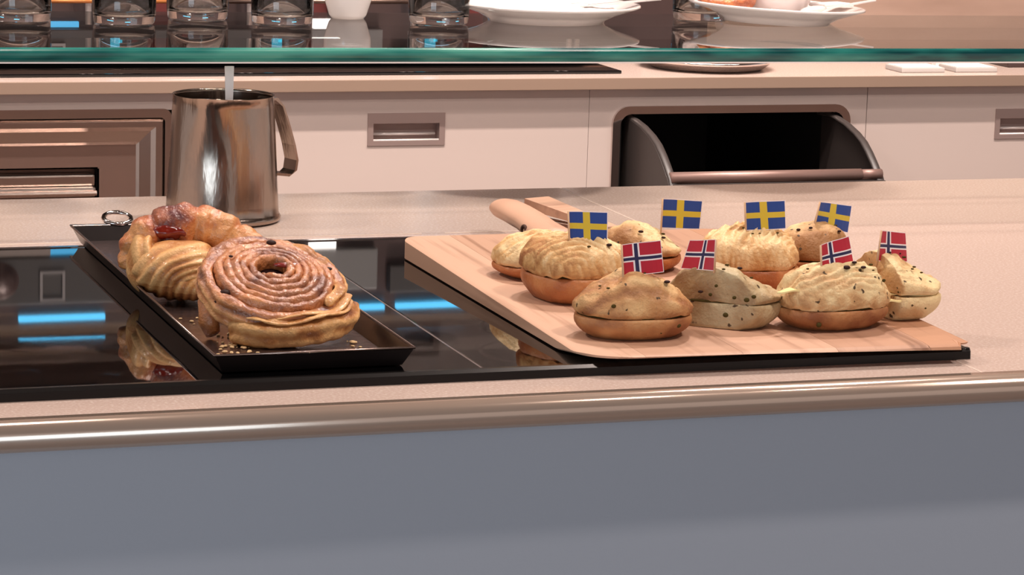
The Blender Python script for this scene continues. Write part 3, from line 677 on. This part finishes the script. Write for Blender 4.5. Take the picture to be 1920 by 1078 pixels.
for s_i in range(5):
    a, b = cuts[s_i] + (.00012 if s_i else 0), cuts[s_i + 1] - (.00012 if s_i < 4 else 0)
    nx = 14 if s_i in (0, 4) else 5; xs = []
    for i in range(nx + 1):
        u = i / nx
        if s_i == 0: u = u ** 1.7
        if s_i == 4: u = 1 - (1 - u) ** 2
        xs.append(a + (b - a) * u)
    ys = [0, .004, .012, .03, .08, .3, .6, .9, .97, .99, 1]; V = []; F = []
    for lay in (0, 1):
        for i, x in enumerate(xs):
            for j, u in enumerate(ys):
                f0, b0 = yfront(x), yback(x); y = f0 + (b0 - f0) * u; z = zt(y)
                if lay == 0:   # top, softly rounded rim
                    edge = min(y - BY0 + .006, x - BX0 + .003 if s_i == 0 else 1, BX1 - x + .004 if s_i == 4 else 1, 1)
                    z -= .0030 * max(0, 1 - edge / .009) ** 2 if edge < .009 else 0
                else:          # underside, rising towards the thin front lip
                    fr_ = max(0, 1 - (y - yfront(x)) / .035); z = .0092 + .0045 * fr_
                    y = y + .001 * (u == 0)
                V.append((x - .88, y - 2.1, z - .009))
    n = len(ys); off = len(xs) * n
    for i in range(len(xs) - 1):
        for j in range(n - 1):
            q0 = i * n + j; F.append((q0, q0 + n, q0 + n + 1, q0 + 1)); F.append((off + q0, off + q0 + 1, off + q0 + n + 1, off + q0 + n))
        F.append((i * n, off + i * n, off + (i + 1) * n, (i + 1) * n)); F.append((i * n + n - 1, (i + 1) * n + n - 1, off + (i + 1) * n + n - 1, off + i * n + n - 1))
    for i in (0, len(xs) - 1):
        for j in range(n - 1): q0 = i * n + j; F.append((q0, q0 + 1, off + q0 + 1, off + q0))
    obj('stave', (V, F), M_wood[s_i], bd)
hpth = [(-.009, .205, .0075), (-.011, .24, .010), (-.012, .27, .0135), (-.012, .30, .0165), (-.012, .34, .0178), (-.012, .365, .0178), (-.012, .378, .0178), (-.012, .385, .0178), (-.012, .388, .0178)]
hr = [.027, .0215, .0185, .0178, .0178, .0175, .015, .010, .004]
v, f = tube(hpth, hr, 24, flat=.56)
obj('handle', (v, f), M_woodh, bd, smooth=True)['label'] = 'thick rounded wooden handle'
ho = obj('hanging_hole', tube([(0, .0042 * math.cos(a), .0048 * math.sin(a)) for a in [2 * PI * k / 18 for k in range(18)]], .0016, 8, closed=True), mat('hole_dark', '4A2A1C', .7), bd, smooth=True)  # dark ring painted for the shade of the hole, no opening cut
ho.location = (-.0302, .268, .0135); ho.rotation_euler = (0, 0, .15)

# wooden tongs lying behind the board
tg = thing('serving_tongs', 'wooden serving tongs with steel spring lying behind the board handle', 'tongs', (.917, 2.515, 0), (0, 0, math.radians(-71)))
def wedge(x0, x1, w0, w1, z0, z1, zz0, zz1):
    v = [(x0, -w0, z0), (x0, w0, z0), (x0, w0, z1), (x0, -w0, z1), (x1, -w1, zz0), (x1, w1, zz0), (x1, w1, zz1), (x1, -w1, zz1)]
    return v, [(0, 1, 2, 3), (4, 7, 6, 5), (0, 4, 5, 1), (1, 5, 6, 2), (2, 6, 7, 3), (3, 7, 4, 0)]
obj('arm', wedge(0, .115, .014, .008, .0005, .006, .0005, .006), M_woodh, tg)
obj('arm', wedge(-.004, .11, .015, .008, .0185, .0290, .013, .017), M_woodh, tg)
obj('spring', merge(tube([(.006, -.010, .0125), (.05, -.009, .0125), (.1, 0, .0115), (.125, 0, .0145), (.138, 0, .0125), (.141, 0, .009), (.136, 0, .0065), (.1, 0, .0068)], .0035, 10, flat=.45)), M_chrome, tg, smooth=True)

# ================================================================ SANDWICH BUNS
def half(w, d, z0, z1, kind, P, seed, top):
    """w,d half widths; top half is a dome with its highest point shifted by skew; bottom half a low cushion"""
    n, m = 104, 42; V = []; A = []; F = []
    skew = P.get('skew', 0); pw = P.get('pw', 2.3); am = P.get('amp', .0008); rid = P.get('rid', 0); fr_ = P.get('fr', 300); fl = P.get('fl', 2.2)
    rows = []
    for j in range(m + 1):
        u = j / m
        if u <= .8: rows.append((u / .8, 0))      # domed / top surface
        else: rows.append((1, (u - .8) / .2))     # wall below the rim
    for rho, wl in rows:
        for k in range(n):
            t_ = 2 * PI * k / n; c, s_ = math.cos(t_), math.sin(t_)
            ex = P.get('ex', 2.2); a = math.copysign(abs(c) ** (2 / ex), c); b = math.copysign(abs(s_) ** (2 / ex), s_)
            e_ = 1 + .055 * nz(c, s_, z0 * 6, 1.5, seed) + .022 * nz(c, s_, 0, 5, seed + 2)
            x = w * e_ * a * rho; y = d * e_ * b * rho
            if top:
                sx = (x / w + skew); q = min(1, (rho ** fl))
                H = (z1 - z0)
                prof_ = (1 - q) ** (1 / pw)
                tiltf = 1 - P.get('slope', 0) * (x / w)
                z = z0 + .10 * H + .90 * H * prof_ * (tiltf if skew == 0 else max(.35, 1 - .55 * abs(x / w + skew) ** 1.5 * (1 if x / w > -skew else .7)))
                if wl: z = z0 + .10 * H * (1 - wl); x *= 1 - .05 * wl; y *= 1 - .05 * wl
            else:
                H = z1 - z0
                if wl: z = z1 - H * wl; bb = 1 - P.get('under', .27) * wl ** 2.2; x *= bb * (1 + .04 * math.sin(PI * wl)); y *= bb * (1 + .04 * math.sin(PI * wl))
                else: z = z1 - .0004 * rho
            r_ = 0
            if top and rid:
                kx, kz = P.get('c', (0, -.6)); dd = math.hypot(x - kx * w, (z - z0 - kz * (z1 - z0)) * 1.2 + (y + d * .3) * .55)
                r_ = math.sin(dd * fr_ + 2.2 * fbm(x, y, z, 35, seed)); r_ = (1 - abs(r_)) * 2 - 1 if P.get('sharp', 1) else r_
                z += rid * r_ * min(1, 1.2 - rho * .6) ; y -= rid * .5 * r_
            if P.get('cut') and (top or wl or 1):
                cnx, cny, cd = P['cut']; ex_ = cnx * x + cny * y - cd
                if ex_ > 0: x -= cnx * ex_ * .93; y -= cny * ex_ * .93; cutv = 1
                else: cutv = 0
            else: cutv = 0
            if top or wl:
                nn = am * fbm(x, y, z, 75, seed) * (1.6 if top else 1) + (P.get('big', .0022) * nz(x, y, z, 32, seed + 9) if top else 0); z += nn if (top or wl < .95) else 0; x += nn * a * .7; y += nn * b * .7
            V.append((x, y, max(z, 0.0)))
            tv = P.get('toast', .4) + .42 * fbm(x, y, z, 38, seed + 5) + .30 * nz(x, y, z, 18, seed + 6) - .22 * r_ + cutv * P.get('cutt', 0)
            if top: tv += P.get('rimt', .12) * rho ** 4 + P.get('tx', 0) * x / w + P.get('ty', 0) * y / d
            else: tv += .3 * wl
            A.append(max(0, min(1, tv)))
    for j in range(m):
        for k in range(n): F.append((j * n + k, j * n + (k + 1) % n, (j + 1) * n + (k + 1) % n, (j + 1) * n + k))
    if not top:
        pass
    F.append(tuple(m * n + k for k in range(n)))
    return (V, F), A
def topz(g, x, y):
    return max((v_[2] for v_ in g[0] if abs(v_[0] - x) < .004 and abs(v_[1] - y) < .004), default=.03)
def sandwich(x, y, w, d, h, rot, label, mt, mb, P, seed, split=.36, seeds=(), gap=.0007, tilt=0, slices=(), name='sandwich_roll', cat='sandwich'):
    q = thing(name, label, cat, (x, y, zt(y) + .0003), (0, tilt, rot), group='small filled rolls on the board')
    z1 = h * split
    g, A = half(w * .97, d * .97, 0, z1, 'b', dict(toast=P.get('btoast', .45), amp=.0009, under=P.get('under', .27), cut=P.get('cut'), ex=P.get('ex', 2.2)), seed + 50, False)
    obj('bottom_half', g, mb, q, smooth=True, attr=A)
    g, A = half(w, d, z1 + gap, h, 't', P, seed, True)
    obj('top_half', g, mt, q, smooth=True, attr=A)
    fi = obj('filling', lathe([(0, z1 - .0002), (.93, z1 - .0002), (.945, z1 + gap * .5), (.93, z1 + gap + .0006), (0, z1 + gap + .0006)], 40), P.get('fm', M_herb), q)
    fi.scale = (w * .97, d * .97, 1) if not P.get('cut') else (w * .72, d * .5, 1)
    for (sx, sy, ss) in seeds:
        zz = topz(g, sx * w, sy * d)
        obj('raisin', ellipsoid(sx * w, sy * d, zz - ss * .25, ss * .85, ss * .65, ss * .42, 9, 6), M_seed if ss > .0022 else M_herb, q, smooth=True)
    for (sx, sy, sz, ss) in slices:   # flecks on the wall, given directly
        fx, fy = sx * w * .97, sy * d * .97
        if P.get('cut'):
            cnx, cny, cd = P['cut']; ex_ = cnx * fx + cny * fy - cd
            if ex_ > 0: fx -= cnx * ex_ * .93; fy -= cny * ex_ * .93
        obj('herb_fleck', ellipsoid(fx, fy, sz * h, ss * .75, ss * .5, ss * .6, 8, 6), M_herb, q, smooth=True)
    return q
def cheese(q, x0, y0, x1, y1, z, wd, rot=0):
    v = []; f = []
    for i in range(9):
        u = i / 8; w_ = wd * (1 - u) ** .6 + .0004
        x = x0 + (x1 - x0) * u; y = y0 + (y1 - y0) * u; zz = z + .001 * math.sin(u * 5)
        v += [(x, y - w_, zz), (x, y + w_, zz), (x, y + w_, zz + .0012), (x, y - w_, zz + .0012)]
    for i in range(8):
        for k in range(4): f.append((i * 4 + k, i * 4 + (k + 1) % 4, i * 4 + 4 + (k + 1) % 4, i * 4 + 4 + k))
    f += [(0, 1, 2, 3), (32, 33, 34, 35)]
    obj('cheese_slice', (v, f), M_cheese, q, smooth=False)

sandwich(.790, 2.157, .0425, .034, .036, .15, 'small pale flaky roll without flag at the left rear of the board', M_croi, M_croi_base,
         dict(rid=.0013, fr=520, c=(.3, -1.6), toast=.12, amp=.0010, pw=2.0), 11, split=.30)
sandwich(.787, 2.068, .0415, .041, .052, .1, 'domed croissant roll second from left, dark raisin on top, blue flag', M_croi, M_croi_base,
         dict(rid=.0017, fr=520, c=(-.45, -.1), toast=.26, amp=.0013, pw=2.5, under=.20, ex=2.5), 12, split=.41, seeds=((.02, -.35, .0045), (-.1, -.78, .002), (.35, -.75, .003)))
sandwich(.884, 2.172, .037, .032, .040, -.5, 'rear roll with toasted brown oval crust, behind the leftmost red flag', M_bun_pale, M_croi_base,
         dict(toast=.35, amp=.0012, pw=2.0, tx=-.35, ty=-.3, skew=.25), 13, split=.32, seeds=((.1, -.6, .0028), (.6, -.3, .0024), (.55, .1, .0022)))
sandwich(.949, 2.088, .0425, .040, .052, -.2, 'large ridged croissant roll in the middle rear row with orange base', M_croi, M_croi_base,
         dict(rid=.0018, fr=520, c=(1.5, -.3), toast=.18, amp=.0012, pw=2.1, under=.2, sx=1.3), 14, split=.36, seeds=((-.2, -.35, .0016), (.05, -.1, .0018), (.1, -.5, .0014), (.5, -.3, .0016), (-.05, -.55, .0015)))
sandwich(1.026, 2.125, .034, .030, .0445, .3, 'rear right round roll with dark flecks on a toasted crust', M_bun_pale, M_croi_base,
         dict(toast=.3, amp=.0010, pw=2.0, tx=-.2, ty=-.5), 15, split=.34, seeds=((-.35, -.3, .0024), (-.6, -.1, .0025), (.45, -.35, .0022), (.3, -.7, .0024)))
sandwich(.784, 1.931, .0475, .031, .0495, -.08, 'front left brown split roll with herb flecks and red flag', M_bun, M_bun_base,
         dict(rid=.0008, fr=240, c=(.1, -2.2), fl=2.8, toast=.38, amp=.0012, pw=1.75, skew=.02, sharp=0), 16, split=.34,
         seeds=((.43, -.55, .0030), (-.55, -.55, .0018), (-.62, -.2, .0015), (.1, -.3, .0014)), slices=((-.52, -.86, .55, .0026), (.62, -.80, .22, .0028), (.3, -.93, .12, .0008)))
b6 = sandwich(.868, 1.951, .045, .030, .0505, -.22, 'arched grey-brown speckled roll between the two front split rolls', M_bun_grey, M_bun_grey,
         dict(toast=.36, amp=.0012, pw=2.2, skew=.40, rimt=.0, btoast=.15, cut=(-.42, -.907, .016), cutt=.12), 17, split=.40,
         seeds=((-.1, -.5, .0018), (.25, .0, .0026), (.45, -.1, .0018), (.05, .2, .0022), (-.5, -.6, .0026)), slices=((-.35, -.93, .66, .0026), (.0, -.98, .5, .0022), (.25, -.97, .48, .0030), (.4, -.93, .54, .0026), (-.15, -.97, .22, .0032), (-.45, -.92, .52, .0026)))
b7 = sandwich(.954, 1.936, .0475, .031, .0505, .06, 'front right pale flaky split roll with cheese showing and red flag', M_bun_pale, M_bun_base,
         dict(rid=.0013, fr=420, c=(.4, -1.8), fl=2.6, toast=.16, amp=.0013, pw=1.8), 18, split=.33,
         seeds=((.05, -.5, .0040), (.35, -.55, .0028), (.25, -.35, .0026), (.62, -.2, .0022), (-.6, -.3, .0016), (.5, -.65, .0014)), slices=((-.55, -.86, .12, .0032), (.28, -.95, .46, .0026), (-.35, -.95, .46, .0018), (.72, -.7, .75, .0022)))
cheese(b7, -.035, -.010, -.056, -.012, .0305, .006); cheese(b7, .036, -.012, .0555, -.012, .0190, .007)
b8 = sandwich(1.017, 1.962, .0415, .029, .0525, -.42, 'pale speckled arched roll at the far right end of the board', M_bun_pale, M_bun_pale,
         dict(toast=.20, amp=.0011, pw=2.2, skew=.42, rimt=.0, btoast=.15, cut=(-.8, -.6, .010), cutt=.42), 19, split=.38,
         seeds=((-.55, .1, .0032), (-.05, .1, .0026), (.25, .1, .0022), (.15, .45, .0028), (.45, .0, .0018), (.4, -.4, .0016), (.6, .1, .0016)), slices=((.3, -.9, .30, .0014), (.7, -.7, .2, .0012), (.1, -.95, .45, .0016)))
cheese(b8, -.006, -.020, .036, -.012, .0195, .004)

# ================================================================ FLAG PICKS
FL = [('sw', 'L', [(0.7724, 2.05, 0.0937), (0.8071, 2.052, 0.0921), (0.8081, 2.052, 0.0669), (0.7743, 2.05, 0.0694), (0.7749, 2.05, 0.0633)], 'Swedish paper flag on pick in the leftmost croissant roll'),
      ('sw', 'L', [(0.9035, 2.17, 0.0825), (0.9416, 2.172, 0.0796), (0.9403, 2.172, 0.0545), (0.9032, 2.17, 0.0566), (0.903, 2.17, 0.0463)], 'Swedish paper flag on pick, second from left, highest of all flags'),
      ('sw', 'L', [(0.9375, 2.075, 0.0935), (0.9775, 2.083, 0.0932), (0.9803, 2.083, 0.0688), (0.9397, 2.075, 0.0693), (0.9418, 2.075, 0.0562)], 'Swedish paper flag on visible pick in the large ridged croissant roll'),
      ('sw', 'L', [(1.0279, 2.12, 0.0849), (1.0669, 2.138, 0.078), (1.0652, 2.138, 0.0537), (1.024, 2.12, 0.0652), (1.0215, 2.12, 0.0565)], 'Swedish paper flag tilted right, rightmost of the blue flags'),
      ('no', 'L', [(0.7694, 1.925, 0.088), (0.8012, 1.925, 0.0909), (0.8053, 1.925, 0.066), (0.7718, 1.925, 0.0637), (0.7725, 1.925, 0.0571)], 'Norwegian paper flag on pick in the front left roll'),
      ('no', 'R', [(0.8404, 1.96, 0.0839), (0.8541, 1.94, 0.0873), (0.8535, 1.94, 0.0626), (0.8333, 1.96, 0.0617), (0.8555, 1.952, 0.052)], 'Norwegian paper flag flaring left, in the arched grey-brown roll'),
      ('no', 'L', [(0.9358, 1.925, 0.0831), (0.9652, 1.937, 0.0879), (0.9723, 1.937, 0.063), (0.938, 1.925, 0.0607), (0.9388, 1.925, 0.0543)], 'Norwegian paper flag tilted up to the right in the pale flaky roll'),
      ('no', 'L', [(1.0031, 1.955, 0.0882), (1.0355, 1.977, 0.082), (1.0395, 1.977, 0.0578), (1.0013, 1.955, 0.0633), (1.0035, 1.9635, 0.052)], 'Norwegian paper flag at the far right of the board')]
for kind, side_, P, lab in FL:
    TL, TR, BR, BL, FT = [Vector(p) for p in P]
    b0 = FT
    q = thing('flag_pick', lab, 'flag', tuple(b0), group='swedish flags' if kind == 'sw' else 'norwegian flags')
    if kind == 'sw': us = [0, .02, .385, .555, .98, 1]; vs = [0, .025, .39, .585, .975, 1]
    else:
        c0 = .37 if side_ == 'L' else .62
        us = [0, .015, c0 - .085, c0 - .045, c0 + .045, c0 + .085, .985, 1]; vs = [0, .02, .40, .445, .54, .585, .98, 1]
    def sub(a):
        o_ = []
        for i in range(len(a) - 1):
            o_.append(a[i])
            if a[i + 1] - a[i] > .15: o_ += [a[i] + (a[i + 1] - a[i]) * k / 4 for k in (1, 2, 3)]
        return o_ + [a[-1]]
    U, Vv = sub(us), sub(vs); V = []; F = []; FMI = []
    nrm = (TR - TL).cross(BL - TL).normalized()
    for lay in (0, 1):
        for vv in Vv:
            for u in U:
                p = (TL * (1 - u) + TR * u) * (1 - vv) + (BL * (1 - u) + BR * u) * vv
                p = p + nrm * (.0011 * math.sin(u * 5.2 + vv) + .0002 * lay); V.append(p - b0)
    nu = len(U); off = nu * len(Vv)
    for j in range(len(Vv) - 1):
        for i in range(nu - 1):
            u, vv = (U[i] + U[i + 1]) / 2, (Vv[j] + Vv[j + 1]) / 2
            if kind == 'sw':
                mi = 2 if (u < .02 or u > .98 or vv < .025 or vv > .975) else (1 if (.385 < u < .555 or .39 < vv < .585) else 0)
            else:
                inx, iny = abs(u - c0), abs(vv - .4925)
                mi = 1 if (u < .015 or u > .985 or vv < .02 or vv > .98) else (2 if (inx < .045 or iny < .0475) else (1 if (inx < .085 or iny < .0925) else 0))
            for o_ in (0, off):
                a = o_ + j * nu + i; F.append((a, a + 1, a + nu + 1, a + nu)); FMI.append(mi)
    obj('paper_flag', (V, F), None, q, mats=[M_sw_b, M_sw_y, M_no_w] if kind == 'sw' else [M_no_r, M_no_w, M_no_n], fm=FMI)
    tp = (TL if side_ == 'L' else TR) - b0; tb = (BL if side_ == 'L' else BR) - b0
    dn = (tb - tp).normalized() * .008
    obj('pick', tube([tp + Vector((0, -.0006, 0)), tb + Vector((0, -.0006, 0)), Vector((0, 0, 0)), Vector((0, 0, 0)) + dn], .00085, 8), M_pick, q, smooth=True)
